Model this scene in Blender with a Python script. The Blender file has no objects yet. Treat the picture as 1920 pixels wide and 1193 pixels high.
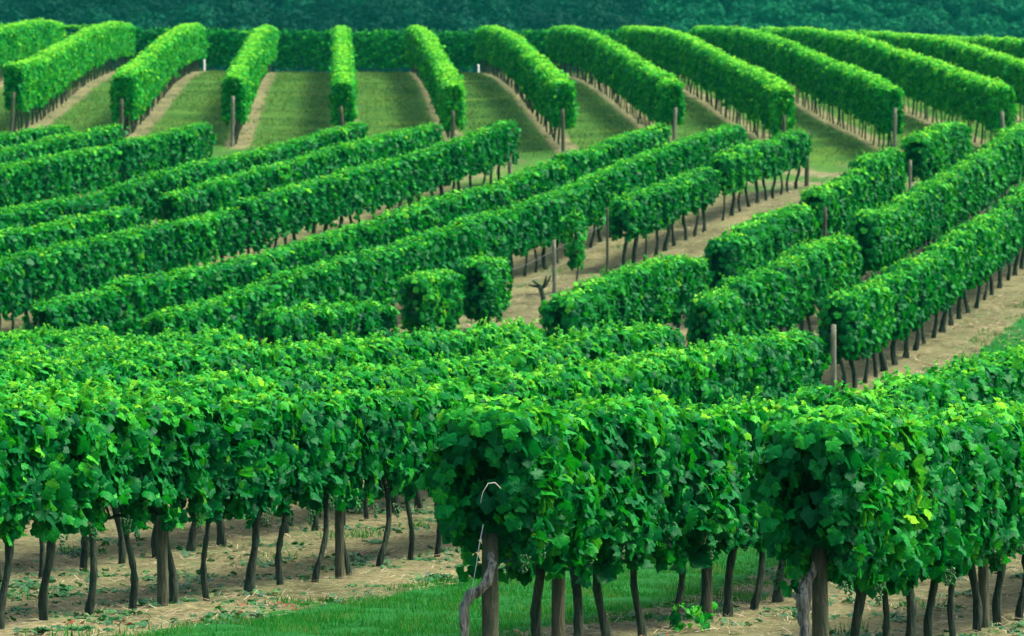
import bpy, math
import numpy as np
from mathutils import Vector

R = math.radians
rng = np.random.default_rng(11)
scene = bpy.context.scene
COL = scene.collection

# ------------------------------------------------------------------ survey of the place
F = 8000.0            # focal length in photo pixels (150 mm on 36 mm film)
CX, YH = 960.0, 250.0 # photo column of the view axis, photo row of the level horizon
TH = math.atan(0.29)  # direction of the vine rows against the view axis
S_, C_ = math.sin(TH), math.cos(TH)
ZC = 6.0              # camera height above datum


def row_d(w, x):
    return -w / (S_ - C_ * (np.asarray(x, float) - CX) / F)


def uw_to_xy(u, w):
    return w * C_ + u * S_, -w * S_ + u * C_


def xd_to_u(w, x):
    d = row_d(w, x)
    return (np.asarray(x, float) - CX) / F * d * S_ + d * C_


# name: (w, nominal height, crown line surveyed as photo sightings (column, row), stretches planted)
ROWS = {
    'A':  (-14.0, 1.9, [(-200, 756), (0, 753), (250, 752), (500, 746), (650, 738), (883, 717), (1000, 700), (1220, 671), (1361, 645), (1502, 624)], [(-150, 1505)]),
    'A2': (-16.5, 1.9, [(-200, 738), (0, 732), (250, 724), (497, 709), (900, 675), (1025, 645), (1151, 616), (1255, 614)], [(-120, 1252)]),
    'A3': (-19.0, 1.85, [(-200, 690), (0, 682), (250, 672), (447, 660), (700, 640), (900, 616), (995, 607)], [(-120, 992)]),
    'A4': (-24.0, 1.85, [(-200, 665), (0, 662), (300, 650), (505, 600), (520, 586), (600, 576), (706, 567)], [(-100, 420), (515, 706)]),
    'A5': (-26.5, 1.7, [(-200, 640), (0, 636), (250, 634), (421, 629)], [(-100, 421)]),
    'A6': (-29.0, 1.7, [(-200, 632), (0, 627), (110, 619), (185, 616)], [(-80, 185)]),
    'B':  (-9.0, 1.9, [(838, 785), (1066, 776), (1275, 771), (1400, 768), (1510, 763), (1633, 738), (1689, 716), (1830, 678), (1920, 660), (2050, 640)], [(909, 2050)]),
    'C':  (-6.5, 1.9, [(1434, 806), (1586, 794), (1738, 788), (1920, 778), (2100, 772)], [(1522, 2080)]),
    'M0': (-16.8, 1.9, [(1539, 564), (1610, 544), (1643, 529), (1727, 488), (1774, 452), (1854, 406), (1920, 353), (2030, 300)], [(1572, 2010)]),
    'M1': (-19.3, 1.9, [(1288, 566), (1361, 539), (1455, 497), (1530, 457), (1591, 441), (1600, 420), (1689, 375), (1783, 323), (1854, 276), (1920, 234), (1990, 215)], [(1322, 1588), (1620, 1985)]),
    'M2': (-21.8, 1.9, [(1014, 572), (1112, 535), (1191, 503), (1314, 476), (1326, 457), (1445, 405), (1511, 387), (1516, 366), (1596, 328), (1633, 295), (1680, 281), (1700, 264), (1760, 239), (1812, 224)], [(1050, 1304), (1350, 1502), (1529, 1675), (1717, 1802)]),
    'M3': (-26.8, 1.72, [(757, 515), (852, 503), (860, 486), (943, 478), (1040, 430), (1132, 383), (1179, 366), (1220, 354), (1335, 311), (1347, 291), (1455, 260), (1509, 241)], [(780, 834), (886, 930), (1160, 1327), (1348, 1499)]),
    'M4': (-29.3, 1.85, [(284, 596), (425, 558), (551, 511), (700, 472), (758, 456), (915, 405), (1033, 368), (1151, 314), (1300, 259), (1382, 234)], [(290, 1380)]),
    'M5': (-31.8, 1.85, [(67, 576), (205, 543), (315, 519), (512, 472), (700, 417), (757, 395), (915, 350), (1073, 291), (1240, 234)], [(72, 1238)]),
    'M6': (-36.8, 1.85, [(-160, 530), (0, 492), (118, 460), (276, 431), (440, 395), (452, 382), (571, 346), (700, 312), (777, 291), (958, 228)], [(-140, 440), (452, 956)]),
    'M7': (-39.3, 1.8, [(-160, 480), (0, 440), (118, 417), (244, 392), (327, 366), (425, 334), (512, 314), (679, 265), (813, 234)], [(-140, 247), (318, 811)]),
    'M8': (-41.8, 1.8, [(-160, 430), (0, 397), (157, 370), (299, 324), (473, 287), (677, 232)], [(-140, 676)]),
    'M9': (-46.8, 1.85, [(-160, 345), (0, 314), (209, 277), (236, 268), (386, 233)], [(-120, 204), (220, 384)]),
    'M10': (-49.3, 1.8, [(-160, 310), (12, 282), (90, 263), (220, 236)], [(-120, 219)]),
    'M11': (-51.8, 1.8, [(-160, 275), (0, 254), (122, 237)], [(-120, 121)]),
}
HILL_D0 = 142.0
HILL_DX = 206.0 / F * HILL_D0           # row spacing on the hill
HILL_X0 = (645 - CX) / F * HILL_D0
HILL_SL = (631 - CX) / F                # drift of a hill row per metre of depth
HILL_H = 2.28


def hill_x(k, d):
    return HILL_X0 + k * HILL_DX + HILL_SL * (d - HILL_D0)


# terrain: a thin-plate surface through the surveyed ground heights
ctrl = []
for nm, (w, H, tops, spans) in ROWS.items():
    t = np.array(tops, float)
    for x in np.linspace(max(t[0, 0], -60), min(t[-1, 0], 1990), 7):
        y = np.interp(x, t[:, 0], t[:, 1])
        d = float(row_d(w, x))
        z = -(y - YH) / F * d - H
        ctrl.append(((x - CX) / F * d, d, z))
HF = {-5: .1, -4: .05, -3: -.05, -2: -.28, -1: -.45, 0: -.5, 1: -.66, 2: -.58, 3: -.58, 4: -.8, 5: -.8, 6: -.7, 7: -.7, 8: -.8, 9: -.9}
for k, f in HF.items():
    left = max(0, -k - 1) * .1
    right = max(0, k - 6) * .22
    for d, h in ((137, f - .42), (142, f), (160, .55 + (f + .5) * .5), (180, 1.72 + left), (201, 2.62 + left), (221, 3.12 + left * .8), (234, 3.12 + left * .5), (250, 2.4)):
        ctrl.append((hill_x(k, d), d, h - (right if d > 190 else right * .5)))
ctrl = np.array(ctrl)
SC = 60.0


def _k(r2):
    return np.where(r2 > 1e-12, 0.5 * r2 * np.log(np.maximum(r2, 1e-12)), 0.0)


P0 = ctrl[:, :2] / SC
n0 = len(P0)
K = _k(((P0[:, None] - P0[None]) ** 2).sum(-1)) + np.eye(n0) * 6e-4
Q = np.c_[np.ones(n0), P0]
M = np.block([[K, Q], [Q.T, np.zeros((3, 3))]])
SOL = np.linalg.solve(M, np.r_[ctrl[:, 2], 0, 0, 0])


def sstep(a, b, x):
    t = np.clip((x - a) / (b - a), 0, 1)
    return t * t * (3 - 2 * t)


def terrain(X, D):
    """height (world z) of the ground at X, Y=D"""
    X = np.asarray(X, float); D = np.asarray(D, float)
    X, D = np.broadcast_arrays(X, D)
    shp = X.shape
    d = np.clip(D.ravel(), 29, 248)
    lim = .135 * d + 1.5
    x = np.clip(X.ravel(), -lim, lim)
    out = np.empty(len(d))
    for i in range(0, len(d), 20000):
        p = np.c_[x[i:i + 20000], d[i:i + 20000]] / SC
        r2 = ((p[:, None] - P0[None]) ** 2).sum(-1)
        out[i:i + 20000] = _k(r2) @ SOL[:n0] + SOL[n0] + p @ SOL[n0 + 1:]
    DD = D.ravel(); XX = X.ravel()
    f = sstep(244, 330, DD)
    out = out * (1 - f) + (-5.0) * f
    out += np.where(DD > 480, (DD - 480) * .16 * sstep(480, 520, DD), 0)
    out += np.where(DD > 900, -(DD - 900) * .10, 0)
    return (out + ZC).reshape(shp)


def noise1(u, seed, freqs=(0.9, 2.1, 4.7)):
    g = np.random.default_rng(seed)
    o = 0
    for i, f in enumerate(freqs):
        o = o + np.sin(u * f * 2 * np.pi + g.uniform(0, 6.28)) / (1 + i * .5)
    return o / 2.2


def noise2(a, b, seed, n=6, f0=1.0):
    g = np.random.default_rng(seed)
    o = np.zeros(np.broadcast(a, b).shape)
    for i in range(n):
        th = g.uniform(0, np.pi); f = f0 * g.uniform(.6, 2.0)
        o = o + np.sin((a * np.cos(th) + b * np.sin(th)) * f * 2 * np.pi + g.uniform(0, 6.28))
    return o / math.sqrt(n)




# ------------------------------------------------------------------ object helpers
def tag(o, label=None, cat=None, group=None, kind=None):
    if label: o['label'] = label
    if cat: o['category'] = cat
    if group: o['group'] = group
    if kind: o['kind'] = kind
    return o


def link(name, data, parent=None):
    o = bpy.data.objects.new(name, data)
    COL.objects.link(o)
    if parent is not None: o.parent = parent
    return o


def empty(name, loc=(0, 0, 0), rz=0.0):
    o = link(name, None)
    o.empty_display_size = .2
    o.location = loc
    o.rotation_euler = (0, 0, rz)
    return o


def mesh_np(name, V, faces, mat, smooth=True, attrs=None):
    """V (n,3); faces (m,k) int array or list of such arrays"""
    if not isinstance(faces, list): faces = [faces]
    me = bpy.data.meshes.new(name)
    V = np.asarray(V, np.float32)
    idx = np.concatenate([f.ravel() for f in faces]).astype(np.int32)
    tot = np.concatenate([np.full(len(f), f.shape[1]) for f in faces]).astype(np.int32)
    start = np.r_[0, np.cumsum(tot)[:-1]].astype(np.int32)
    me.vertices.add(len(V)); me.vertices.foreach_set('co', V.ravel())
    me.loops.add(len(idx)); me.loops.foreach_set('vertex_index', idx)
    me.polygons.add(len(tot)); me.polygons.foreach_set('loop_start', start)
    me.polygons.foreach_set('loop_total', tot)
    if smooth: me.polygons.foreach_set('use_smooth', np.ones(len(tot), bool))
    for an, av in (attrs or {}).items():
        av = np.asarray(av, np.float32)
        a = me.attributes.new(an, 'FLOAT' if av.ndim == 1 else 'FLOAT_VECTOR', 'POINT')
        a.data.foreach_set('value' if av.ndim == 1 else 'vector', av.ravel())
    me.update(calc_edges=True)
    if mat: me.materials.append(mat)
    return me


class Tubes:
    """collects bent tubes into one mesh"""
    def __init__(self): self.V = []; self.F = []; self.n = 0; self.caps = []
    def add(self, pts, rad, sides=9, rough=0.0, seed=0, twist=0.0, cap=True):
        g = np.random.default_rng(seed)
        pts = np.asarray(pts, float); m = len(pts)
        rad = np.broadcast_to(np.asarray(rad, float), (m,))
        tan = np.gradient(pts, axis=0); tan /= np.linalg.norm(tan, axis=1)[:, None] + 1e-9
        ref = np.array([1., 0, 0]) if abs(tan[0, 0]) < .8 else np.array([0, 1., 0])
        a = np.arange(sides) / sides * 2 * np.pi
        ph = g.uniform(0, 6.28, 3)
        for i in range(m):
            nx = ref - tan[i] * ref.dot(tan[i]); nx /= np.linalg.norm(nx)
            ny = np.cross(tan[i], nx); ref = nx
            aa = a + twist * i
            rr = rad[i] * (1 + rough * (.6 * np.sin(2 * a + ph[0] + i * .5) + .5 * np.sin(3 * a + ph[1] - i * .35) + g.normal(0, .35, sides)))
            self.V.append(pts[i] + rr[:, None] * (np.cos(aa)[:, None] * nx + np.sin(aa)[:, None] * ny))
        q = []
        for i in range(m - 1):
            b0 = self.n + i * sides; b1 = b0 + sides
            for j in range(sides):
                q.append((b0 + j, b0 + (j + 1) % sides, b1 + (j + 1) % sides, b1 + j))
        self.F += q
        if cap:
            c = self.n + (m - 1) * sides
            self.V.append(pts[-1:] + tan[-1:] * rad[-1] * .25)
            ci = self.n + m * sides
            self.caps += [(c + j, c + (j + 1) % sides, ci) for j in range(sides)]
            self.n += 1
        self.n += m * sides
    def mesh(self, name, mat, smooth=True):
        fs = [np.array(self.F)]
        if self.caps: fs.append(np.array(self.caps))
        return mesh_np(name, np.concatenate(self.V), fs, mat, smooth)


# ------------------------------------------------------------------ materials
def new_mat(name):
    m = bpy.data.materials.new(name); m.use_nodes = True
    nt = m.node_tree; nt.nodes.clear()
    return m, nt, nt.nodes, nt.links


def ramp(nodes, stops, interp='LINEAR'):
    r = nodes.new('ShaderNodeValToRGB'); r.color_ramp.interpolation = interp
    e = r.color_ramp.elements
    while len(e) < len(stops): e.new(.5)
    for el, (p, c) in zip(e, stops):
        el.position = p; el.color = (*c, 1)
    return r


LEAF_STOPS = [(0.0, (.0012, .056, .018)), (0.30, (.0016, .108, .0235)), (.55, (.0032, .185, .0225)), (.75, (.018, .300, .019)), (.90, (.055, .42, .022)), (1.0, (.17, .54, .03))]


def leaf_material(name, stops=LEAF_STOPS, trans=.38, rough=.38, spec=.06, gain=1.0, veins=True, rnd=.2):
    m, nt, N, L = new_mat(name)
    out = N.new('ShaderNodeOutputMaterial')
    at = N.new('ShaderNodeAttribute'); at.attribute_name = 'tone'
    oi = N.new('ShaderNodeObjectInfo')
    mm = N.new('ShaderNodeMath'); mm.operation = 'MULTIPLY_ADD'; mm.inputs[1].default_value = rnd; mm.inputs[2].default_value = -rnd / 2
    L.new(oi.outputs['Random'], mm.inputs[0])
    add = N.new('ShaderNodeMath'); add.operation = 'ADD'
    L.new(at.outputs['Fac'], add.inputs[0]); L.new(mm.outputs[0], add.inputs[1])
    def math_(op, a, b=None, c=None):
        q = N.new('ShaderNodeMath'); q.operation = op
        for i_, v_ in enumerate((a, b, c)):
            if v_ is None: continue
            if isinstance(v_, (int, float)): q.inputs[i_].default_value = v_
            else: L.new(v_, q.inputs[i_])
        return q.outputs[0]
    tc = N.new('ShaderNodeTexCoord')
    fac = add.outputs[0]
    if veins:
        al = N.new('ShaderNodeAttribute'); al.attribute_name = 'lp'
        sx = N.new('ShaderNodeSeparateXYZ'); L.new(al.outputs['Vector'], sx.inputs[0])
        yy = math_('ADD', sx.outputs[1], .06)
        an = math_('MULTIPLY', math_('ARCTAN2', sx.outputs[0], yy), 180 / math.pi / 47.0)
        dd = math_('ABSOLUTE', math_('SUBTRACT', math_('FRACT', math_('ADD', an, .5)), .5))
        rr = math_('SQRT', math_('ADD', math_('MULTIPLY', sx.outputs[0], sx.outputs[0]), math_('MULTIPLY', yy, yy)))
        vm = N.new('ShaderNodeMapRange'); vm.inputs['From Min'].default_value = .012; vm.inputs['From Max'].default_value = .06
        vm.inputs['To Min'].default_value = .15; vm.inputs['To Max'].default_value = -.02
        L.new(math_('MULTIPLY', dd, rr), vm.inputs['Value'])
        nb = N.new('ShaderNodeTexNoise'); nb.inputs['Scale'].default_value = 26; nb.inputs['Detail'].default_value = 3
        L.new(tc.outputs['Object'], nb.inputs['Vector'])
        fac = math_('ADD', math_('ADD', fac, vm.outputs[0]), math_('MULTIPLY_ADD', nb.outputs['Fac'], .30, -.15))
    cr = ramp(N, [(p, tuple(c_ * gain for c_ in c)) for p, c in stops]); L.new(fac, cr.inputs[0])
    p = N.new('ShaderNodeBsdfPrincipled')
    p.inputs['Roughness'].default_value = rough
    p.inputs['Specular IOR Level'].default_value = spec
    L.new(cr.outputs[0], p.inputs['Base Color'])
    geo = N.new('ShaderNodeNewGeometry')
    tx = N.new('ShaderNodeTexNoise'); tx.inputs['Scale'].default_value = 60; tx.inputs['Detail'].default_value = 2
    L.new(tc.outputs['Object'], tx.inputs['Vector'])
    bp = N.new('ShaderNodeBump'); bp.inputs['Strength'].default_value = .35; bp.inputs['Distance'].default_value = .01
    L.new(tx.outputs['Fac'], bp.inputs['Height']); L.new(bp.outputs[0], p.inputs['Normal'])
    tr = N.new('ShaderNodeBsdfTranslucent')
    hs = N.new('ShaderNodeHueSaturation'); hs.inputs['Hue'].default_value = .475; hs.inputs['Value'].default_value = 1.35
    L.new(cr.outputs[0], hs.inputs['Color']); L.new(hs.outputs[0], tr.inputs[0])
    mx = N.new('ShaderNodeMixShader'); mx.inputs[0].default_value = trans
    L.new(p.outputs[0], mx.inputs[1]); L.new(tr.outputs[0], mx.inputs[2]); L.new(mx.outputs[0], out.inputs[0])
    return m


def bark_material(name, dark, light, moss=None, scale=1.0):
    m, nt, N, L = new_mat(name)
    out = N.new('ShaderNodeOutputMaterial'); p = N.new('ShaderNodeBsdfPrincipled')
    tc = N.new('ShaderNodeTexCoord'); mp = N.new('ShaderNodeMapping')
    mp.inputs['Scale'].default_value = (38 * scale, 38 * scale, 6 * scale)
    L.new(tc.outputs['Object'], mp.inputs[0])
    n1 = N.new('ShaderNodeTexNoise'); n1.inputs['Scale'].default_value = 1; n1.inputs['Detail'].default_value = 5; n1.inputs['Distortion'].default_value = .6
    L.new(mp.outputs[0], n1.inputs['Vector'])
    cr = ramp(N, [(.32, dark), (.52, tuple((a + b) / 2 for a, b in zip(dark, light))), (.72, light)])
    L.new(n1.outputs['Fac'], cr.inputs[0])
    src = cr.outputs[0]
    if moss:
        n2 = N.new('ShaderNodeTexNoise'); n2.inputs['Scale'].default_value = 7; n2.inputs['Detail'].default_value = 3
        L.new(tc.outputs['Object'], n2.inputs['Vector'])
        r2 = ramp(N, [(.45, (0, 0, 0)), (.68, (.75, .75, .75))]); L.new(n2.outputs['Fac'], r2.inputs[0])
        mx = N.new('ShaderNodeMix'); mx.data_type = 'RGBA'
        L.new(r2.outputs[0], mx.inputs['Factor']); L.new(src, mx.inputs['A']); mx.inputs['B'].default_value = (*moss, 1)
        src = mx.outputs['Result']
    L.new(src, p.inputs['Base Color']); p.inputs['Roughness'].default_value = .9
    p.inputs['Specular IOR Level'].default_value = .15
    bp = N.new('ShaderNodeBump'); bp.inputs['Strength'].default_value = 1.0; bp.inputs['Distance'].default_value = .03
    L.new(n1.outputs['Fac'], bp.inputs['Height']); L.new(bp.outputs[0], p.inputs['Normal'])
    L.new(p.outputs[0], out.inputs[0])
    return m


def plain(name, col, rough=.6, metal=0.0):
    m, nt, N, L = new_mat(name)
    out = N.new('ShaderNodeOutputMaterial'); p = N.new('ShaderNodeBsdfPrincipled')
    tc = N.new('ShaderNodeTexCoord'); n = N.new('ShaderNodeTexNoise'); n.inputs['Scale'].default_value = 25
    L.new(tc.outputs['Object'], n.inputs['Vector'])
    cr = ramp(N, [(.3, tuple(c * .75 for c in col)), (.7, tuple(min(1, c * 1.15) for c in col))]); L.new(n.outputs['Fac'], cr.inputs[0])
    L.new(cr.outputs[0], p.inputs['Base Color']); p.inputs['Roughness'].default_value = rough; p.inputs['Metallic'].default_value = metal
    L.new(p.outputs[0], out.inputs[0])
    return m


MAT = {
    'leaf': leaf_material('vine_leaf'),
    'slope_leaf': leaf_material('slope_vine_leaf', veins=False, rnd=.05),
    'hill_leaf': leaf_material('hill_vine_leaf', trans=.34, rough=.45, spec=.03, veins=False, rnd=.05),
    'bark': bark_material('vine_bark', (.006, .012, .008), (.048, .064, .041), (.014, .045, .022)),
    'old_bark': bark_material('old_vine_bark', (.03, .034, .026), (.30, .31, .25)),
    'post': bark_material('weathered_post', (.035, .04, .026), (.095, .10, .056), (.035, .055, .026), .7),
    'grey_post': bark_material('grey_post', (.07, .078, .052), (.21, .225, .145), None, .7),
    'white': plain('white_paint', (.78, .80, .78), .5),
    'wire': plain('galvanised_wire', (.30, .34, .36), .45, .5),
    'twine': plain('pale_twine', (.55, .55, .42), .8),
    'berry': plain('green_berry', (.012, .11, .016), .5),
    'grass': leaf_material('grass_blade', [(0, (.003, .09, .014)), (.5, (.007, .17, .020)), (.85, (.03, .24, .03)), (1, (.15, .22, .06))], .35, .6, .05, veins=False),
    'hill_grass': leaf_material('hill_grass_blade', [(0, (.008, .075, .010)), (.5, (.036, .14, .018)), (.8, (.10, .20, .04)), (1, (.25, .24, .09))], .3, .7, .04, veins=False),
    'litter': leaf_material('fallen_leaf', [(0, (.005, .06, .025)), (.45, (.012, .11, .022)), (.7, (.05, .16, .03)), (.8, (.16, .13, .06)), (.9, (.20, .07, .025)), (1, (.24, .05, .02))], .2, .6, .3),
    'straw': leaf_material('straw', [(0, (.17, .145, .078)), (.6, (.31, .265, .15)), (1, (.43, .38, .24))], .15, .7, .1, veins=False),
    'wood_leaf': leaf_material('woodland_leaf', [(0, (.0006, .020, .015)), (.5, (.0012, .044, .024)), (1, (.003, .095, .036))], .2, .7, .03, veins=False),
    'wood_bark': bark_material('woodland_bark', (.02, .018, .012), (.08, .07, .05)),
}


def ground_material():
    m, nt, N, L = new_mat('vineyard_ground')
    out = N.new('ShaderNodeOutputMaterial'); p = N.new('ShaderNodeBsdfPrincipled')
    tc = N.new('ShaderNodeTexCoord')
    def nz(scale, detail, rough=.6, vec=None):
        n = N.new('ShaderNodeTexNoise'); n.inputs['Scale'].default_value = scale; n.inputs['Detail'].default_value = detail; n.inputs['Roughness'].default_value = rough
        L.new(vec or tc.outputs['Object'], n.inputs['Vector']); return n
    big = nz(.35, 5); mid = nz(2.2, 6, .7); fine = nz(14, 6, .75); vf = nz(70, 3, .7)
    # dry soil with straw and clods
    def mixc(fac, a, b, blend='MIX'):
        mx = N.new('ShaderNodeMix'); mx.data_type = 'RGBA'; mx.blend_type = blend
        if isinstance(fac, float): mx.inputs['Factor'].default_value = fac
        else: L.new(fac, mx.inputs['Factor'])
        for s, v in (('A', a), ('B', b)):
            if isinstance(v, tuple): mx.inputs[s].default_value = (*v, 1)
            else: L.new(v, mx.inputs[s])
        return mx.outputs['Result']
    soil = ramp(N, [(.28, (.042, .048, .022)), (.45, (.122, .121, .059)), (.58, (.222, .207, .105)), (.75, (.335, .307, .163))]); L.new(fine.outputs['Fac'], soil.inputs[0])
    soil2 = ramp(N, [(.32, (.38, .44, .34)), (.48, (.9, .9, .86)), (.68, (1.55, 1.5, 1.45))]); L.new(mid.outputs['Fac'], soil2.inputs[0])
    sc = mixc(1.0, soil.outputs[0], soil2.outputs[0], 'MULTIPLY')
    soil3 = ramp(N, [(.36, (.62, .68, .6)), (.5, (1, 1, 1)), (.64, (1.3, 1.25, 1.2))]); L.new(big.outputs['Fac'], soil3.inputs[0])
    sc = mixc(.9, sc, soil3.outputs[0], 'MULTIPLY')
    # weeds scattered on the soil
    wd = ramp(N, [(.51, (0, 0, 0)), (.62, (.9, .9, .9))]); L.new(mid.outputs['Fac'], wd.inputs[0])
    fw = ramp(N, [(.42, (0, 0, 0)), (.56, (1, 1, 1))]); L.new(fine.outputs['Fac'], fw.inputs[0])
    wf = N.new('ShaderNodeMath'); wf.operation = 'MULTIPLY'; L.new(wd.outputs[0], wf.inputs[0]); L.new(fw.outputs[0], wf.inputs[1])
    sc = mixc(wf.outputs[0], sc, (.030, .095, .022))
    # grass: lush (alley) to olive (hill)
    ol = N.new('ShaderNodeAttribute'); ol.attribute_name = 'olive'
    g1 = ramp(N, [(.3, (.003, .060, .010)), (.5, (.008, .125, .016)), (.7, (.025, .19, .026))]); L.new(fine.outputs['Fac'], g1.inputs[0])
    g2 = ramp(N, [(.25, (.011, .066, .008)), (.5, (.040, .125, .014)), (.75, (.110, .175, .030))]); L.new(fine.outputs['Fac'], g2.inputs[0])
    gb = ramp(N, [(.35, (.62, .72, .66)), (.6, (1.1, 1.05, 1.0)), (.75, (1.5, 1.25, 1.1))]); L.new(mid.outputs['Fac'], gb.inputs[0])
    gc = mixc(ol.outputs['Fac'], g1.outputs[0], g2.outputs[0]); gc = mixc(.8, gc, gb.outputs[0], 'MULTIPLY')
    hb = ramp(N, [(.36, (.55, .72, .60)), (.5, (1, 1, 1)), (.64, (1.75, 1.3, 1.15))]); L.new(big.outputs['Fac'], hb.inputs[0])
    hm = N.new('ShaderNodeMath'); hm.operation = 'MULTIPLY'; hm.inputs[1].default_value = .95; L.new(ol.outputs['Fac'], hm.inputs[0])
    gc = mixc(hm.outputs[0], gc, hb.outputs[0], 'MULTIPLY')
    gm = N.new('ShaderNodeAttribute'); gm.attribute_name = 'grass'
    # ragged edge: grass mask pushed by noise
    s1 = N.new('ShaderNodeMath'); s1.operation = 'MULTIPLY_ADD'; s1.inputs[1].default_value = 1.1; L.new(mid.outputs['Fac'], s1.inputs[0]); L.new(gm.outputs['Fac'], s1.inputs[2])
    s2 = N.new('ShaderNodeMath'); s2.operation = 'MULTIPLY_ADD'; s2.inputs[1].default_value = .7; L.new(fine.outputs['Fac'], s2.inputs[0]); L.new(s1.outputs[0], s2.inputs[2])
    s3 = N.new('ShaderNodeMath'); s3.operation = 'MULTIPLY_ADD'; s3.inputs[1].default_value = 1.0; L.new(big.outputs['Fac'], s3.inputs[0]); L.new(s2.outputs[0], s3.inputs[2]); s2 = s3
    th = N.new('ShaderNodeMapRange'); th.interpolation_type = 'SMOOTHSTEP'; th.inputs['From Min'].default_value = 1.72; th.inputs['From Max'].default_value = 2.02
    L.new(s2.outputs[0], th.inputs['Value'])
    col = mixc(th.outputs[0], sc, gc)
    L.new(col, p.inputs['Base Color']); p.inputs['Roughness'].default_value = .95; p.inputs['Specular IOR Level'].default_value = .1
    hsum = N.new('ShaderNodeMath'); hsum.operation = 'MULTIPLY_ADD'; hsum.inputs[1].default_value = .5
    L.new(vf.outputs['Fac'], hsum.inputs[0]); L.new(fine.outputs['Fac'], hsum.inputs[2])
    bp = N.new('ShaderNodeBump'); bp.inputs['Strength'].default_value = .8; bp.inputs['Distance'].default_value = .06
    L.new(hsum.outputs[0], bp.inputs['Height']); L.new(bp.outputs[0], p.inputs['Normal'])
    L.new(p.outputs[0], out.inputs[0])
    return m


# ------------------------------------------------------------------ ground
def grass_mask(X, D):
    w = X * C_ - D * S_
    g = np.zeros_like(X); ol = np.zeros_like(X)
    front = sstep(72, 66, D)
    g = np.maximum(g, front * sstep(-12.95, -12.45, w) * sstep(-9.75, -10.2, w))
    g = np.maximum(g, front * .4 * sstep(-22.6, -21.9, w) * sstep(-20.4, -21.1, w))
    g = np.maximum(g, sstep(74, 78, D) * sstep(128, 120, D) * sstep(-15.75, -15.3, w))
    for c in (-24.3, -34.3, -44.3):
        g = np.maximum(g, .42 * np.exp(-((w - c) / .9) ** 2) * sstep(78, 84, D))
    head = sstep(117, 127, D + .14 * (X - 10))
    g = np.where(head > 0, np.maximum(g, head * (.55 + .30 * noise2(X, D * .6, 91, 7, .16))), g); ol = np.maximum(ol, head * .8)
    hl = sstep(138, 142, D)
    k = np.round((X - HILL_X0 - HILL_SL * (D - HILL_D0)) / HILL_DX)
    off = X - (HILL_X0 + k * HILL_DX + HILL_SL * (D - HILL_D0))
    strip = sstep(.18, .75, np.abs(off - .12))
    g = np.where(hl > 0, (1 - hl) * g + hl * (.05 + .95 * strip), g); ol = np.maximum(ol, hl * .9)
    far = sstep(222, 228, D)
    g = np.where(far > 0, np.maximum(g, far), g)
    return g, ol


def build_ground():
    xs = np.r_[-3000, -1200, -500, -250, -150, -100, -70, -50, -40, -34, np.arange(-30, 36.01, .24), 40, 46, 54, 66, 80, 110, 160, 260, 500, 1200, 3000]
    ds = np.r_[-400, -120, -40, -10, 10, 20, 25, np.arange(28, 62, .24), np.arange(62, 150, .4), np.arange(150, 245, .9), np.arange(246, 330, 6), np.arange(335, 940, 12), 1000, 1200, 1600, 2400, 4000]
    Xg, Dg = np.meshgrid(xs, ds)
    Z = terrain(Xg, Dg)
    near = (Dg > 28) & (Dg < 240) & (np.abs(Xg) < 36)
    Z = Z + np.where(near, .018 * noise2(Xg, Dg, 5, 8, .5) + .012 * noise2(Xg, Dg, 6, 8, 1.4), 0)
    g, ol = grass_mask(Xg, Dg)
    nx, nd = len(xs), len(ds)
    i = np.arange(nd - 1)[:, None] * nx + np.arange(nx - 1)[None]
    i = i.ravel()
    faces = np.c_[i, i + 1, i + 1 + nx, i + nx]
    me = mesh_np('ground', np.c_[Xg.ravel(), Dg.ravel(), Z.ravel()], faces, ground_material(), True, {'grass': g.ravel(), 'olive': ol.ravel()})
    o = link('ground', me)
    tag(o, 'tan soil and green grass of the rolling vineyard slope', 'ground', kind='structure')


build_ground()

# ------------------------------------------------------------------ leaves
def leaf_fine(seed):
    g = np.random.default_rng(seed)
    half = [(.12, -.15), (.32, -.28), (.52, -.18), (.58, .02), (.54, .14), (.66, .26), (.66, .46), (.51, .53), (.41, .60), (.32, .76), (.14, .90)]
    pts = [(0, -.02)] + half + [(0, 1.0)] + [(-a, b) for a, b in half[::-1]]
    p = np.array(pts); p[1:] += g.normal(0, .025, (len(p) - 1, 2))
    p = np.r_[[[0, .12], [0, .5]], p]
    x, y = p[:, 0], p[:, 1]
    fold, droop = g.uniform(-.55, .12), g.uniform(.05, .75)
    z = fold * np.abs(x) - droop * (np.maximum(y, 0) ** 2) * .6 - .25 * x ** 2 + .13 * np.sin(x * 8 + y * 5 + g.uniform(0, 6)) * np.hypot(x, y) + g.normal(0, .02, len(x))
    V = np.c_[x, y, z]
    n = len(pts)
    F = []
    for j in range(n):
        a, b = 2 + j, 2 + (j + 1) % n
        ym = (p[a, 1] + p[b, 1]) / 2
        F.append((1 if ym > .3 else 0, b, a))
    # bridge between the two hubs
    # (closing triangles where the hub switches)
    for j in range(n):
        a, b = 2 + j, 2 + (j + 1) % n
        c = 2 + (j + 2) % n
        h0 = (p[a, 1] + p[b, 1]) / 2 > .3; h1 = (p[b, 1] + p[c, 1]) / 2 > .3
        if h0 != h1: F.append((1 if h0 else 0, 0 if h0 else 1, b) if False else (int(h0), int(h1), b))
    return V, np.array(F)


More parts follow.
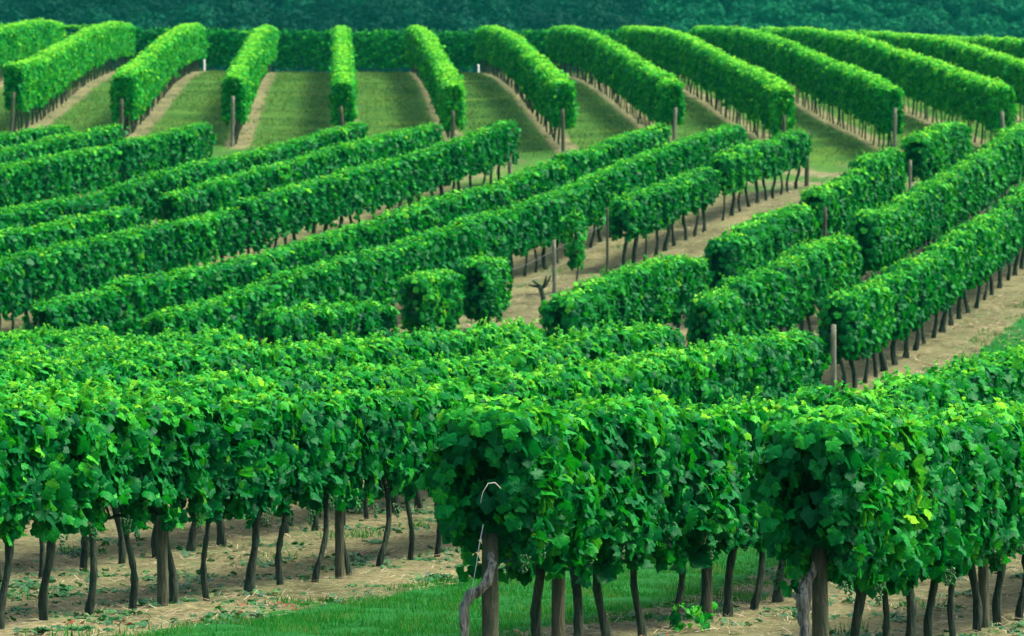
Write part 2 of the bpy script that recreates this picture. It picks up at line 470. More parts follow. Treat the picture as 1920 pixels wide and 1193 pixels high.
def leaf_mid(seed):
    g = np.random.default_rng(seed)
    pts = np.array([(0, .3), (0, -.1), (.42, -.22), (.66, .26), (.42, .66), (0, .98), (-.42, .66), (-.66, .26), (-.42, -.22)])
    pts[1:] += g.normal(0, .04, (8, 2))
    x, y = pts.T
    z = g.uniform(-.35, .05) * np.abs(x) - g.uniform(.05, .4) * np.maximum(y, 0) ** 2 + g.normal(0, .03, 9)
    F = np.array([(0, 1 + (j + 1) % 8, 1 + j) for j in range(8)])
    return np.c_[x, y, z], F


def leaf_far(seed):
    g = np.random.default_rng(seed)
    V = np.array([(0, -.15, 0), (.55, .30, g.uniform(-.3, 0)), (0, .95, g.uniform(-.35, 0)), (-.55, .30, g.uniform(-.3, 0))])
    return V, np.array([(0, 1, 2, 3)])


FINE = [leaf_fine(s) for s in range(6)]
MID = [leaf_mid(s + 20) for s in range(5)]
FAR = [leaf_far(s + 40) for s in range(4)]


def scatter(Pn, Nn, T, S, tone, temps, g):
    """place leaf templates; returns V, list of face arrays, tone per vertex"""
    Nn = Nn / (np.linalg.norm(Nn, axis=1)[:, None] + 1e-9)
    T = T - Nn * (T * Nn).sum(1)[:, None]
    T /= np.linalg.norm(T, axis=1)[:, None] + 1e-9
    B = np.cross(T, Nn)
    pick = g.integers(0, len(temps), len(Pn))
    Vs, Fs, Ts, Ls, off = [], {}, [], [], 0
    for t, (tv, tf) in enumerate(temps):
        m = np.where(pick == t)[0]
        if not len(m): continue
        sx = S[m, None, None] * (1 + .0 * m[:, None, None])
        loc = tv[None] * sx
        V = Pn[m, None] + loc[..., 0:1] * B[m, None] + loc[..., 1:2] * T[m, None] + loc[..., 2:3] * Nn[m, None]
        f = tf[None] + (np.arange(len(m)) * len(tv))[:, None, None] + off
        Vs.append(V.reshape(-1, 3)); Ts.append(np.repeat(tone[m], len(tv))); Ls.append(np.tile(tv * (1, 1, 0), (len(m), 1)))
        Fs.setdefault(tf.shape[1], []).append(f.reshape(-1, tf.shape[1]))
        off += len(m) * len(tv)
    return np.concatenate(Vs), [np.concatenate(v) for v in Fs.values()], {'tone': np.concatenate(Ts), 'lp': np.concatenate(Ls)}


def canopy(u, zb, zt, hw, seed, size=(.062, .140), tone0=.33, topbright=.20, sprigs=.04, outw=1.0, sd=.14):
    """leaf placements for leaves at row coordinate u (array); zb/zt/hw arrays or scalars.
    returns local (u, v, z), normals and tip directions in the (u, v, z) frame, size, tone"""
    g = np.random.default_rng(seed)
    n = len(u)
    zb = np.broadcast_to(zb, (n,)); zt = np.broadcast_to(zt, (n,)); hw = np.broadcast_to(hw, (n,))
    kind = g.random(n)
    side = np.where(g.random(n) < .5, -1., 1.)
    f = g.random(n)
    rag = .13 * noise1(u, seed + 1, (.55, 1.3, 3.1)) + side * .07 * noise1(u, seed + 2, (.8, 2.0, 4.0))
    zlo = zb + rag + .03
    z = zlo + (zt - zlo) * f
    lump = noise2(u, z * .8 + side * 9, seed + 3, 7, 1.6)
    prof = .90 + .12 * np.sin(np.clip(f, 0, 1) * np.pi) - .07 * np.clip((f - .85) / .15, 0, 1)
    pk = noise2(u, z * .7 + side * 5, seed + 4, 6, 1.0)
    v = side * hw * prof * (1 + .25 * lump) * np.where(pk > 1.05, .55, 1) + side * np.abs(g.normal(0, .045, n)) * outw
    inner = kind > .84
    v = np.where(inner, v * g.uniform(.1, .75, n), v)
    tilt = g.normal(.32, .55, n) + .40 * np.clip((f - .8) / .2, 0, 1)
    yaw = g.normal(0, .75, n)
    nu = np.sin(yaw) * np.cos(tilt); nv = side * np.cos(yaw) * np.cos(tilt); nz = np.sin(tilt)
    tu = g.normal(0, .8, n); tv = side * np.abs(g.normal(.25, .2, n)); tz = -np.ones(n) * g.uniform(.25, 1, n)
    top = kind < .17
    z = np.where(top, zt - np.abs(g.normal(0, .045, n)) + .04 * noise1(u, seed + 5, (.7, 1.9, 5.0)), z)
    v = np.where(top, g.uniform(-1, 1, n) * hw * .9, v)
    z = np.where(top, z - .04 * (np.abs(v) / (hw + 1e-6)) ** 2, z)
    nu = np.where(top, g.normal(0, .45, n), nu); nv = np.where(top, g.normal(0, .45, n), nv); nz = np.where(top, 1., nz)
    tu = np.where(top, g.normal(0, 1, n), tu); tv = np.where(top, g.normal(0, 1, n), tv); tz = np.where(top, -.25, tz)
    sp = top & (g.random(n) < sprigs * 4)
    z = np.where(sp, zt + g.uniform(.01, .10, n), z)
    s = size[0] + (size[1] - size[0]) * g.beta(1.3, 1.9, n)
    s = np.where(g.random(n) < .12, s * 1.25, s)
    s = np.where(sp, s * .6, s); s = np.where(top & ~sp, s * .85, s)
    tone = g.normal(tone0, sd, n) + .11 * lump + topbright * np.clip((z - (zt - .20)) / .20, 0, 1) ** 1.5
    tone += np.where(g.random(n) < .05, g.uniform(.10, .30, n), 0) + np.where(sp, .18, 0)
    P = np.c_[u, v, z]
    return P, np.c_[nu, nv, nz], np.c_[tu, tv, tz], s, np.clip(tone, 0, 1)


def add_shoots(P, Nn, T, S, tone, us, zts, g, hmax=.22, ssc=1.0, tadd=0.0):
    """young shoots standing clear of the trimmed crown"""
    k, m = len(us), 8
    q = np.tile(np.linspace(.15, 1, m), (k, 1)); hg = g.uniform(.05, hmax, (k, 1))
    du, sd, dvv = g.normal(0, .10, (k, 1)), g.normal(0, .12, (k, 1)), g.normal(0, .10, (k, 1))
    A = np.stack([us[:, None] + du * q + g.normal(0, .012, (k, m)), sd + dvv * q + g.normal(0, .012, (k, m)), zts[:, None] - .03 + hg * q], -1).reshape(-1, 3)
    n = k * m; a_ = g.uniform(0, 6.28, n)
    return (np.r_[P, A], np.r_[Nn, np.c_[g.normal(0, .7, n), g.normal(0, .7, n), np.full(n, .7)]], np.r_[T, np.c_[np.cos(a_), np.sin(a_), g.normal(-.1, .4, n)]],
            np.r_[S, ssc * (.078 - .045 * q.ravel()) * g.uniform(.8, 1.2, n)], np.r_[tone, np.clip(g.normal(.64 + tadd, .09, n) + .16 * q.ravel(), 0, 1)])


# ------------------------------------------------------------------ single grapevines (shared meshes)
def make_foliage(name, seed, n=1250, shoots=6, L=.62, zb=.96, zt=1.87, hw=.20, **kw):
    g = np.random.default_rng(seed)
    u = np.clip(g.normal(0, .46, n * 2), -1.6, 1.6); u = u[np.abs(u) < L * (1 + .2 * g.random(len(u)))][:n]
    bul = 1.04 - .17 * (np.abs(u) / L) ** 2
    zb_ = zb + .16 * (np.abs(u) / L) ** 2 + g.normal(0, .05)
    zt_ = zt + g.normal(0, .02) - .05 * (np.abs(u) / L) ** 4
    P, Nn, T, S, tone = canopy(u, zb_, zt_, hw * bul, seed, **kw)
    tone = np.clip(tone + g.normal(0, .035), 0, 1)
    Nn[:, 0] += np.sign(u) * 1.3 * sstep(.62, .95, np.abs(u) / L)
    # drooping shoots under the canopy
    for _ in range(g.integers(4, 8)):
        m = g.integers(0, len(P), 14)
        u0 = g.uniform(-L * .8, L * .8); sd = g.choice([-1, 1])
        P[m] = np.c_[u0 + g.normal(0, .05, 14), sd * hw * g.uniform(.5, .95, 14), zb + .1 - np.linspace(0, g.uniform(.14, .30), 14)]
    P, Nn, T, S, tone = add_shoots(P, Nn, T, S, tone, g.uniform(-L, L, shoots), np.full(shoots, zt), g)
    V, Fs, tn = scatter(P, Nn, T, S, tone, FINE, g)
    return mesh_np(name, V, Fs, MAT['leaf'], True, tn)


def make_trunk(name, seed, h=.86, r=.045, old=False):
    g = np.random.default_rng(seed)
    tb = Tubes()
    m = 13
    t = np.linspace(0, 1, m)
    lean = g.normal(0, .05, 2)
    pts = np.c_[lean[0] * t + .032 * np.sin(t * g.uniform(3, 6) + g.uniform(0, 6)), lean[1] * t + .032 * np.sin(t * g.uniform(3, 6) + g.uniform(0, 6)), t * h]
    pts[:, :2] -= pts[0, :2]
    pts[0, 2] = -.12
    rad = r * (1.18 - .28 * t + .28 * np.exp(-(t / .10) ** 2) + .22 * np.exp(-((t - 1) / .10) ** 2)) * (1 + g.normal(0, .10, m))
    tb.add(pts, rad, 10, .13, seed, .12)
    for s in (-1, 1):
        q = np.linspace(0, 1, 6)
        arm = np.c_[pts[-1, 0] + s * .38 * q, pts[-1, 1] + .04 * np.sin(q * 4 + seed), pts[-1, 2] - .02 + .10 * q - .03 * q * q + .02 * np.sin(q * 7)]
        tb.add(arm, r * (.72 - .4 * q), 7, .12, seed + s + 5)
        for j in (2, 4):
            c = np.linspace(0, 1, 5)
            tb.add(np.c_[arm[j, 0] + .06 * np.sin(c * 3 + j), arm[j, 1] + .05 * np.sin(c * 4 + s), arm[j, 2] + c * .7], .009 * (1.2 - .6 * c), 5)
    return tb.mesh(name, MAT['old_bark' if old else 'bark'])


def make_bunch(seed):
    g = np.random.default_rng(seed)
    a = (1 + 5 ** .5) / 2
    iv = np.array([(-1, a, 0), (1, a, 0), (-1, -a, 0), (1, -a, 0), (0, -1, a), (0, 1, a), (0, -1, -a), (0, 1, -a), (a, 0, -1), (a, 0, 1), (-a, 0, -1), (-a, 0, 1)]) / np.hypot(1, a)
    fi = np.array([(0, 11, 5), (0, 5, 1), (0, 1, 7), (0, 7, 10), (0, 10, 11), (1, 5, 9), (5, 11, 4), (11, 10, 2), (10, 7, 6), (7, 1, 8), (3, 9, 4), (3, 4, 2), (3, 2, 6), (3, 6, 8), (3, 8, 9), (4, 9, 5), (2, 4, 11), (6, 2, 10), (8, 6, 7), (9, 8, 1)])
    V, Fc = [], []
    for i in range(38):
        t = g.random(); r = .035 * (1 - .75 * t) + .004; an = g.uniform(0, 6.28)
        c = np.array([r * math.cos(an), r * math.sin(an), -.02 - .15 * t])
        V.append(iv * g.uniform(.008, .0115) + c); Fc.append(fi + 12 * i)
    return mesh_np('grape_bunch', np.concatenate(V), np.concatenate(Fc), MAT['berry'])


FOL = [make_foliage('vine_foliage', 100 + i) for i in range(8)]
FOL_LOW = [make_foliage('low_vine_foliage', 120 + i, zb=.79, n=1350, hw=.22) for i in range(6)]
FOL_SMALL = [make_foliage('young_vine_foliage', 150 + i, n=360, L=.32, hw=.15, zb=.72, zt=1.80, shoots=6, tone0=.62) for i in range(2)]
FOL_BUSH = [make_foliage('bushy_vine_foliage', 160 + i, n=1900, L=.56, hw=.26, zb=.52 - .08 * i, zt=1.82, tone0=.42, shoots=6) for i in range(2)]
FOL_END = [make_foliage('end_vine_foliage', 170 + i, n=1800, L=.58, hw=.235, zb=.90 - .10 * i, zt=1.88, tone0=.40, size=(.065, .13), shoots=6) for i in range(2)]
TRK = [make_trunk('vine_trunk', 200 + i, r=[.028, .034, .027, .037, .031, .026, .034][i]) for i in range(7)]
BUNCH = [make_bunch(s) for s in range(2)]
ROT = math.atan2(C_, S_)

ORD1 = ['', 'first', 'second', 'third', 'fourth', 'fifth', 'sixth', 'seventh', 'eighth', 'ninth', 'tenth', 'eleventh', 'twelfth', 'thirteenth', 'fourteenth', 'fifteenth', 'sixteenth', 'seventeenth', 'eighteenth', 'nineteenth']
TENS = {2: ('twentieth', 'twenty'), 3: ('thirtieth', 'thirty'), 4: ('fortieth', 'forty'), 5: ('fiftieth', 'fifty')}


def ordinal(n):
    if n < 20: return ORD1[n]
    t, o = divmod(n, 10)
    return TENS[t][0] if o == 0 else TENS[t][1] + '-' + ORD1[o]


def top_z(w, tops, u):
    X, D = uw_to_xy(np.asarray(u, float), w)
    x = CX + F * X / D
    t = np.array(tops, float)
    y = np.interp(x, t[:, 0], t[:, 1])
    return ZC - (y - YH) / F * D


ROWTXT = {
    'A':  ('in the front left row beside the grass', 'vines of the front row left of the grass strip'),
    'A2': ('in the row behind the front left row', 'vines of the row just behind the front left row'),
    'A3': ('in the third row back at left', 'vines of the third row back on the near left'),
    'A4': ('in the near left row with a gap', 'vines of the near left row with a gap in it'),
    'A5': ('in the low row at the left', 'vines of the low row at the left'),
    'A6': ('in the short row at left edge', 'vines of the short low row at the left edge'),
    'B':  ('in the near row right of the grass', 'vines of the near row with the gnarled trunk'),
    'C':  ('in the nearest row at bottom right', 'vines of the nearest row at bottom right'),
    'M0': ('in the rightmost slope row', 'vines of the slope row at right'),
    'M1': ('in the second slope row from right', 'vines of the second slope row from the right'),
    'M2': ('in the third slope row from right', 'vines of the third slope row from the right'),
    'M3': ('in the patchy row by bare soil', 'vines of the patchy slope row beside bare soil'),
}
WHERE = {'A': 'right end', 'A2': 'right end', 'A3': 'right end', 'A4': 'right end', 'A5': 'right end', 'A6': 'right end', 'B': 'gnarled trunk', 'C': 'near end', 'M0': 'lower end', 'M1': 'lower end', 'M2': 'lower end', 'M3': 'lower end'}


def place_vine(u, w, tops, label, group, rg, fol, trk=None, hfix=None, bunches=0, su=1.0, sv=1.0, su_t=False):
    X, D = uw_to_xy(u, w)
    zg = float(terrain(X, D))
    h = float(top_z(w, tops, u)) - zg if hfix is None else hfix
    h = min(max(h * (1 + rg.normal(0, .018)), 1.25), 2.35)
    flip = rg.random() < .5 and trk is None
    root = empty('grapevine', (X, D, zg), ROT + (math.pi if flip else 0) + rg.normal(0, .05))
    root.scale = (su * rg.uniform(.95, 1.08), sv * rg.uniform(.88, 1.12), h / 1.90)
    tag(root, label, 'grapevine', group)
    link('foliage', fol, root)
    tr = link('trunk', trk or TRK[rg.integers(0, len(TRK))], root)
    k_ = rg.uniform(.85, 1.2) * (1.3 if su_t else 1.0); tr.scale = (k_, k_, 1)
    tr.rotation_euler = (rg.normal(0, .03), rg.normal(0, .05), 0)
    for _ in range(bunches):
        b = link('grape_bunch', BUNCH[rg.integers(0, 2)], root)
        b.location = (rg.uniform(-.45, .45), rg.choice([-1, 1]) * rg.uniform(.22, .30), rg.uniform(.70, .98))
        b.rotation_euler = (rg.normal(0, .15), rg.normal(0, .15), rg.uniform(0, 6))
    return root


def plant_row(nm):
    w, H, tops, spans = ROWS[nm]
    rg = np.random.default_rng(sum(map(ord, nm)) + 7)
    us = []
    for a, b in spans:
        ua, ub = xd_to_u(w, a), xd_to_u(w, b)
        pad = .45 if ub - ua > 1.6 else .2
        n = max(1, int(round((ub - ua - 2 * pad) / 1.05)) + 1)
        us += list(np.linspace(ua + pad, ub - pad, n)) if n > 1 else [(ua + ub) / 2]
    us = np.array(us)
    rev = WHERE[nm] == 'right end'
    order = np.argsort(-us if rev else us)
    txt, grp = ROWTXT[nm]
    for i, j in enumerate(order):
        end = i == 0
        u = us[j] + (0 if end else rg.normal(0, .05))
        lab = f'{ordinal(i + 1)} grapevine from the {WHERE[nm]}, {txt}'
        fol = (FOL if nm[0] == 'A' or nm == 'M3' else FOL_LOW)[rg.integers(0, 6)]
        trk = None
        if nm in 'BC' and i < 2: fol = FOL_END[i]
        if nm == 'M3' and i < 4: fol = FOL_BUSH[i % 2]
        if nm in 'BC' and end: trk = OLD_TRK[nm]
        place_vine(float(u), w, tops, lab, grp, rg, fol, trk, bunches=int(rg.integers(1, 4)) if nm in ('A', 'B', 'C') else 0, su_t=nm[0] == 'M')


def old_trunk(seed, path, rad):
    tb = Tubes()
    p = np.array(path, float); t = np.linspace(0, 1, len(p)); tt = np.linspace(0, 1, 18)
    P = np.c_[[np.interp(tt, t, p[:, i]) for i in range(3)]].T
    r = np.interp(tt, t, rad)
    g = np.random.default_rng(seed)
    P += g.normal(0, .006, P.shape)
    tb.add(P, r * (1 + g.normal(0, .09, 18)), 11, .16, seed, .15)
    for i in (9, 13, 16):
        q = np.linspace(0, 1, 4)
        dv = g.normal(0, .05, 2)
        tb.add(np.c_[P[i, 0] + dv[0] * q, P[i, 1] + dv[1] * q, P[i, 2] + .09 * q], .022 * (1.2 - .7 * q), 7, .15, seed + i)
    return tb.mesh('old_trunk', MAT['old_bark'])


# local frame: x along the row (away from the viewer, to the right), y to the left, z up
OLD_TRK = {
    'B': old_trunk(3, [(-.46, .15, -.1), (-.48, .17, .25), (-.47, .16, .52), (-.47, .11, .60), (-.46, .05, .63), (-.44, -.04, .71), (-.38, -.05, .84), (-.15, -.03, 1.0)], [.050, .042, .040, .048, .042, .036, .030, .022]),
    'C': old_trunk(4, [(-.18, .14, -.1), (-.20, .13, .3), (-.20, .13, .52), (-.22, .12, .64), (-.22, .12, .72), (-.10, .05, .86)], [.050, .044, .050, .072, .060, .02]),
}
for nm in ('A', 'A2', 'A3', 'A4', 'A5', 'A6', 'B', 'C', 'M0', 'M1', 'M2', 'M3'):
    plant_row(nm)

# ------------------------------------------------------------------ rows too far off to part vine from vine: each row one hedge
def vine_row(label, group, us, pos, top, hw, zb, temps, mat, n_per_m, seed, size, tone0, topb, trunk_us, trunk_h, sd=.125, shoots=7, trunks=True, rot=ROT):
    """us: (n,) positions along the row; pos(u)->(X, D); top(u)->world z of the crown line"""
    g = np.random.default_rng(seed)
    c = float(np.mean(us)) if len(us) else 0
    X0, D0 = pos(np.array([us.min()]))
    root = empty('vine_row', (float(X0[0]), float(D0[0]), float(terrain(X0, D0)[0])))
    tag(root, label, 'vine row', group)
    X, D = pos(us); zg = terrain(X, D); zt = top(us)
    h = np.clip(zt - zg, 1.2, 2.6)
    vine = np.floor(us / 1.05).astype(int)
    hv = np.random.default_rng(seed + 9).normal(0, 1, (4, 4000))
    vi = (vine - vine.min()) % 4000
    ph = (us / 1.05) % 1 - .5
    cl = 1.04 - .20 * (2 * np.abs(ph)) ** 2
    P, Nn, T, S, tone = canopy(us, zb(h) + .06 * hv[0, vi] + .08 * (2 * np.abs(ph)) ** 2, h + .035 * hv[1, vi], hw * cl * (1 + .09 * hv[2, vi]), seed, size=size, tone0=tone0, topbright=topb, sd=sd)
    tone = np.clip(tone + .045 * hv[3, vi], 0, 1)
    ns = int((us.max() - us.min()) * shoots); js = g.integers(0, len(us), ns)
    P, Nn, T, S, tone = add_shoots(P, Nn, T, S, tone, us[js], h[js], g, .15, .95)
    us = np.r_[us, np.repeat(us[js], 8)]; X, D = pos(us); zg = terrain(X, D)
    P[:, 0] = 0
    # to world, relative to root
    X1, D1 = pos(us + .01)
    e = np.c_[X1 - X, D1 - D]; e /= np.linalg.norm(e, axis=1)[:, None]
    f = np.c_[-e[:, 1], e[:, 0]]
    rx, ry, rz = root.location
    W = np.c_[X + f[:, 0] * P[:, 1] - rx, D + f[:, 1] * P[:, 1] - ry, zg + P[:, 2] - rz]
    def rotv(a): return np.c_[e * a[:, 0:1] + f * a[:, 1:2], a[:, 2]]
    V, Fs, tn = scatter(W, rotv(Nn), rotv(T), S, tone, temps, g)
    link('foliage', mesh_np('row_foliage', V, Fs, mat, True, tn), root)
    if trunks:
        X, D = pos(trunk_us); zg = terrain(X, D)
        for i in range(len(trunk_us)):
            t = link('trunk', trunk_h[g.integers(0, len(trunk_h))], root)
            t.location = (X[i] - rx, D[i] - ry, zg[i] - rz)
            t.rotation_euler = (0, 0, rot + g.choice([0, math.pi]))
            k_ = g.uniform(.75, 1.5) * (1.2 if temps is MID else 1.0); t.scale = (k_, k_, g.uniform(.95, 1.08))
    return root


MIDTXT = {
    'M4': 'long slope row above the patchy row, ending below the seventh hill row',
    'M5': 'long slope row starting low at left and ending under a hill post',
    'M6': 'tall slope row with dark trunks showing, ending at a grey post',
    'M7': 'slope row with a gap in its left part',
    'M8': 'slope row ending just below the straight hill row',
    'M9': 'dark slope row ending upright beside the pale sand patch',
    'M10': 'short slope row at upper left ending under the second hill row',
    'M11': 'shortest slope row in the upper left corner of the slope',
}
for nm, txt in MIDTXT.items():
    w, H, tops, spans = ROWS[nm]
    g = np.random.default_rng(500 + w_ if (w_ := int(-w)) else 1)
    us, tus = [], []
    for a, b in spans:
        ua, ub = float(xd_to_u(w, a)), float(xd_to_u(w, b))
        us.append(g.uniform(ua, ub, int((ub - ua) * 860)))
        tus += list(np.arange(ua + .4, ub - .1, 1.05) + g.normal(0, .05, len(np.arange(ua + .4, ub - .1, 1.05))))
    us = np.concatenate(us)
    vine_row(txt, 'long vine rows on the middle slope', us, lambda u, w=w: uw_to_xy(np.asarray(u, float), w), lambda u, w=w, tops=tops: top_z(w, tops, u),
             .225, lambda h: .70 * h / 1.9, MID, MAT['slope_leaf'], 560, 300 + w_, (.065, .142), .345, .22, np.array(tus), TRK)

# hill rows
THIN = []
for i in range(4):
    tb = Tubes(); g = np.random.default_rng(700 + i)
    t = np.linspace(0, 1, 6)
    tb.add(np.c_[.04 * np.sin(t * 4 + i), .04 * np.sin(t * 3 + 2 * i), -.1 + t * 1.15], .026 * (1.1 - .3 * t), 6, .1, i)
    THIN.append(tb.mesh('thin_trunk', MAT['bark']))
HILLTXT = {-5: 'hill row at the far left edge', -4: 'hill row second from the left edge', -3: 'hill row bending in from the upper left corner', -2: 'broad bright hill row third from the left', -1: 'hill row left of the straight one with a pale front post',
           0: 'hill row running straight away from the viewer', 1: 'slender hill row leaning left just right of the straight one', 2: 'arched hill row with the tan track on its left',
           3: 'arched hill row fourth from the right side posts', 4: 'arched hill row ending in a dark tuft with a post', 5: 'long arched hill row ending at a tall pale post', 6: 'long arched hill row ending near the right edge',
           7: 'hill row running out of the right edge near the wood', 8: 'last hill row at the upper right corner'}
HG = 'clipped vine rows running up the far hill'
for k in range(-4, 9):
    g = np.random.default_rng(900 + k)
    d1 = 221 + .35 * g.normal()
    us = g.uniform(HILL_D0 - .2, d1, int((d1 - HILL_D0) * 620))
    vine_row(HILLTXT[k], HG, us, lambda d, k=k: (hill_x(k, np.asarray(d, float)), np.asarray(d, float)),
             lambda d, k=k: terrain(hill_x(k, d), d) + HILL_H, .24, lambda h: .78, FAR, MAT['hill_leaf'], 620, 900 + k, (.11, .17), .52, .26,
             np.arange(HILL_D0 + .6, d1, 1.1), THIN, rot=math.pi / 2, sd=.09, shoots=2)
# cross row behind the crest
g = np.random.default_rng(77)
for dd, lab in ((229.5, 'dark vine row running crosswise behind the hill rows'),):
    us = g.uniform(-32, 34, 66 * 620)
    vine_row(lab, None, us, lambda x, dd=dd: (np.asarray(x, float), np.full(np.shape(x), dd)), lambda x, dd=dd: terrain(x, np.full(np.shape(x), dd)) + 2.35, .42, lambda h: .35,
             FAR, MAT['hill_leaf'], 620, 77, (.12, .19), .38, .22, np.arange(-31.5, 33.5, 1.1)[:60], THIN, rot=0)

# ------------------------------------------------------------------ posts, wires, stump
def post_mesh(h, r, seed, mat, square=False, name='post'):
    g = np.random.default_rng(seed)
    tb = Tubes(); t = np.linspace(0, 1, 8)
    lean = g.normal(0, .018, 2)
    tb.add(np.c_[lean[0] * t, lean[1] * t, -.2 + t * (h + .2)], r * (1.06 - .12 * t) * (1 + g.normal(0, .02, 8)), 5 if square else 12, .03, seed)
    return tb.mesh(name, mat, not square)


POSTS = [post_mesh(1.55, .055, 40 + i, MAT['post']) for i in range(3)]
GPOSTS = [post_mesh(1.5, .048, 50 + i, MAT['grey_post']) for i in range(2)]


def put_post(w, x, label, me, group=None, hs=1.0, r=1.0, dv=0.0, name='wooden_post', tilt=(0, 0)):
    u = float(xd_to_u(w, x)); X, D = uw_to_xy(u, w + dv)
    o = link(name, me); o.location = (X, D, float(terrain(X, D))); o.scale = (r, r, hs); o.rotation_euler = (tilt[0], tilt[1], x * .7)
    return tag(o, label, 'post', group)


PG = 'trellis posts standing in the vine rows'
put_post(-14.0, 303, 'split weathered post in the front left row with a bare pale patch', POSTS[0], PG, 1, .9)
put_post(-14.0, 636, 'straight grey-green post among front left trunks', POSTS[1], PG, 1, .85)
put_post(-9.0, 920, 'thick end post beside the gnarled old trunk', POSTS[2], PG, .66, 1.15)
put_post(-9.0, 1046, 'dark post second from the gnarled trunk, close against a vine', POSTS[0], PG, 1, 1.0)
put_post(-9.0, 1328, 'pale straight post right of centre in the near row', POSTS[1], PG, 1, .9)
put_post(-6.5, 1544, 'thick end post of the nearest row at the bottom right', POSTS[1], PG, .66, 1.1)
put_post(-6.5, 1849, 'pale post among the trunks at the lower right edge', POSTS[0], PG, 1, .9)
put_post(-16.8, 1550, 'leaning grey end post of the right slope row', GPOSTS[0], PG, .95, 1.1, .15)
put_post(-26.8, 1040, 'pale post in bare soil beside the vine stump', GPOSTS[1], PG, .98, 1.05)
put_post(-26.8, 1139, 'slim brown post in bare soil next to leafy vines', POSTS[2], PG, 1.05, .6)
put_post(-21.8, 1520, 'brown post at a break in a slope row', POSTS[0], PG, 1.0, .9, .33)
put_post(-21.8, 1699, 'pale slim post at the gap of an upper slope row', GPOSTS[0], PG, .95, .9, .1)
put_post(-26.8, 1512, 'dark end post of the patchy slope row', POSTS[1], PG, 1.05, 1.2)
put_post(-36.8, 944, 'grey end post of the tall slope row', GPOSTS[1], PG, .85, 1.3, .2)
put_post(-36.8, 446, 'grey post in the narrow break of a slope row', GPOSTS[0], PG, .9, 1.1, .1)
HPL = {-3: 'dark end post of the third hill row from the left', -2: 'dark end post hidden in the broad bright hill row', -1: 'tall pale end post left of the straight hill row', 0: 'brown end post of the straight hill row',
       1: 'dark end post of the slender leaning hill row', 2: 'dark end post beside the tan track', 3: 'pale leaning end post above the slope rows', 4: 'dark end post in a tuft of leaves', 5: 'tall pale end post at the right of the headland', 6: 'pale end post near the right edge', -4: 'end post at the left edge of the hill'}
HPOST = [post_mesh(1.5, .062, 60 + i, MAT['post']) for i in range(2)]
HPOSTP = [post_mesh(1.55, .062, 65 + i, MAT['grey_post']) for i in range(2)]
for k, lab in HPL.items():
    d = HILL_D0 - .55
    o = link('end_post', (HPOSTP if k in (-1, 3, 5, 6) else HPOST)[k % 2])
    x = float(hill_x(k, d)) - (.05 if k else 0)
    o.location = (x, d, float(terrain(x, d))); o.rotation_euler = (0, R(3) * ((k % 3) - 1), k); o.scale = (1, 1, 1.08 if k in (-1, 5) else .95)
    tag(o, lab, 'post', 'end posts of the hill rows')
for x, y, h, lab in ((384, 129, .66, 'white painted stake at the top end of a hill row, left'), (897, 134, .42, 'short white stake near the crest beside the tan track')):
    d = 221.5; X = (x - CX) / F * d
    o = link('stake', post_mesh(h, .055, int(x), MAT['white'], True, 'white_stake')); o.location = (X, d, float(terrain(X, d)))
    tag(o, lab, 'stake')

# stump, young vine
rg = np.random.default_rng(5)


def vine_at(x, lab, fol, h, su=1.0, sv=1.0):
    return place_vine(float(xd_to_u(-26.8, x)), -26.8, ROWS['M3'][2], lab, None, rg, fol, TRK[2], hfix=h, su=su, sv=sv)


yv = vine_at(1078, 'small young vine standing alone between two posts', FOL_SMALL[0], 1.95, .95, .95)
u = float(xd_to_u(-26.8, 1016)); X, D = uw_to_xy(u, -26.8)
tb = Tubes()
t = np.linspace(0, 1, 9)
tb.add(np.c_[.05 * np.sin(t * 4), .03 * t, -.1 + .62 * t], .06 * (1.25 - .4 * t), 10, .15, 1)
for sx, sy, hh in ((.18, .05, .26), (-.25, .02, .16), (-.34, .1, .05), (.08, -.12, .25)):
    q = np.linspace(0, 1, 6)
    tb.add(np.c_[.03 + sx * q, .03 + sy * q, .50 + hh * q ** 1.4], .035 * (1.15 - .6 * q), 7, .15, 3)
st = link('dead_vine', tb.mesh('vine_stump', MAT['bark'])); st.location = (X, D, float(terrain(X, D))); st.scale = (1.0, 1.0, 1.05)
tag(st, 'bare leafless vine stump in the soil gap of the patchy row', 'stump')


def wire(name, pts, r, mat, label, cat):
    pts = np.asarray(pts, float); o0 = pts[0]
    tb = Tubes(); tb.add(pts - o0, r, 5)
    o = link(name, tb.mesh(name, mat)); o.location = o0
    return tag(o, label, cat)


for hh, lab in ((1.22, 'upper trellis wire across the bare soil gap'), (.80, 'lower trellis wire across the bare soil gap')):
    a, b = float(xd_to_u(-26.8, 930)), float(xd_to_u(-26.8, 1145))
    uu = np.linspace(a, b, 14); X, D = uw_to_xy(uu, -26.85)
    wire('trellis_wire', np.c_[X, D, terrain(X, D) + hh - .03 * np.sin(np.linspace(0, np.pi * 2, 14)) ** 2], .0022, MAT['wire'], lab, 'wire')


def img3(x, y, d):
    return ((x - CX) / F * d, d, ZC - (y - YH) / F * d)


wire('tie_wire', [img3(*p) for p in ((939, 917, 30.7), (928, 906, 30.68), (915, 908, 30.66), (905, 925, 30.65), (901, 945, 30.66))], .0028, MAT['twine'], 'pale curved shoot tip arching at the end of the near row', 'twine')
wire('anchor_wire', [img3(*p) for p in ((906, 985, 30.6), (898, 1025, 30.55), (893, 1060, 30.5), (886, 1100, 30.5), (879, 1140, 30.5))], .0022, MAT['wire'], 'thin slack wire hanging to the gnarled old trunk', 'wire')

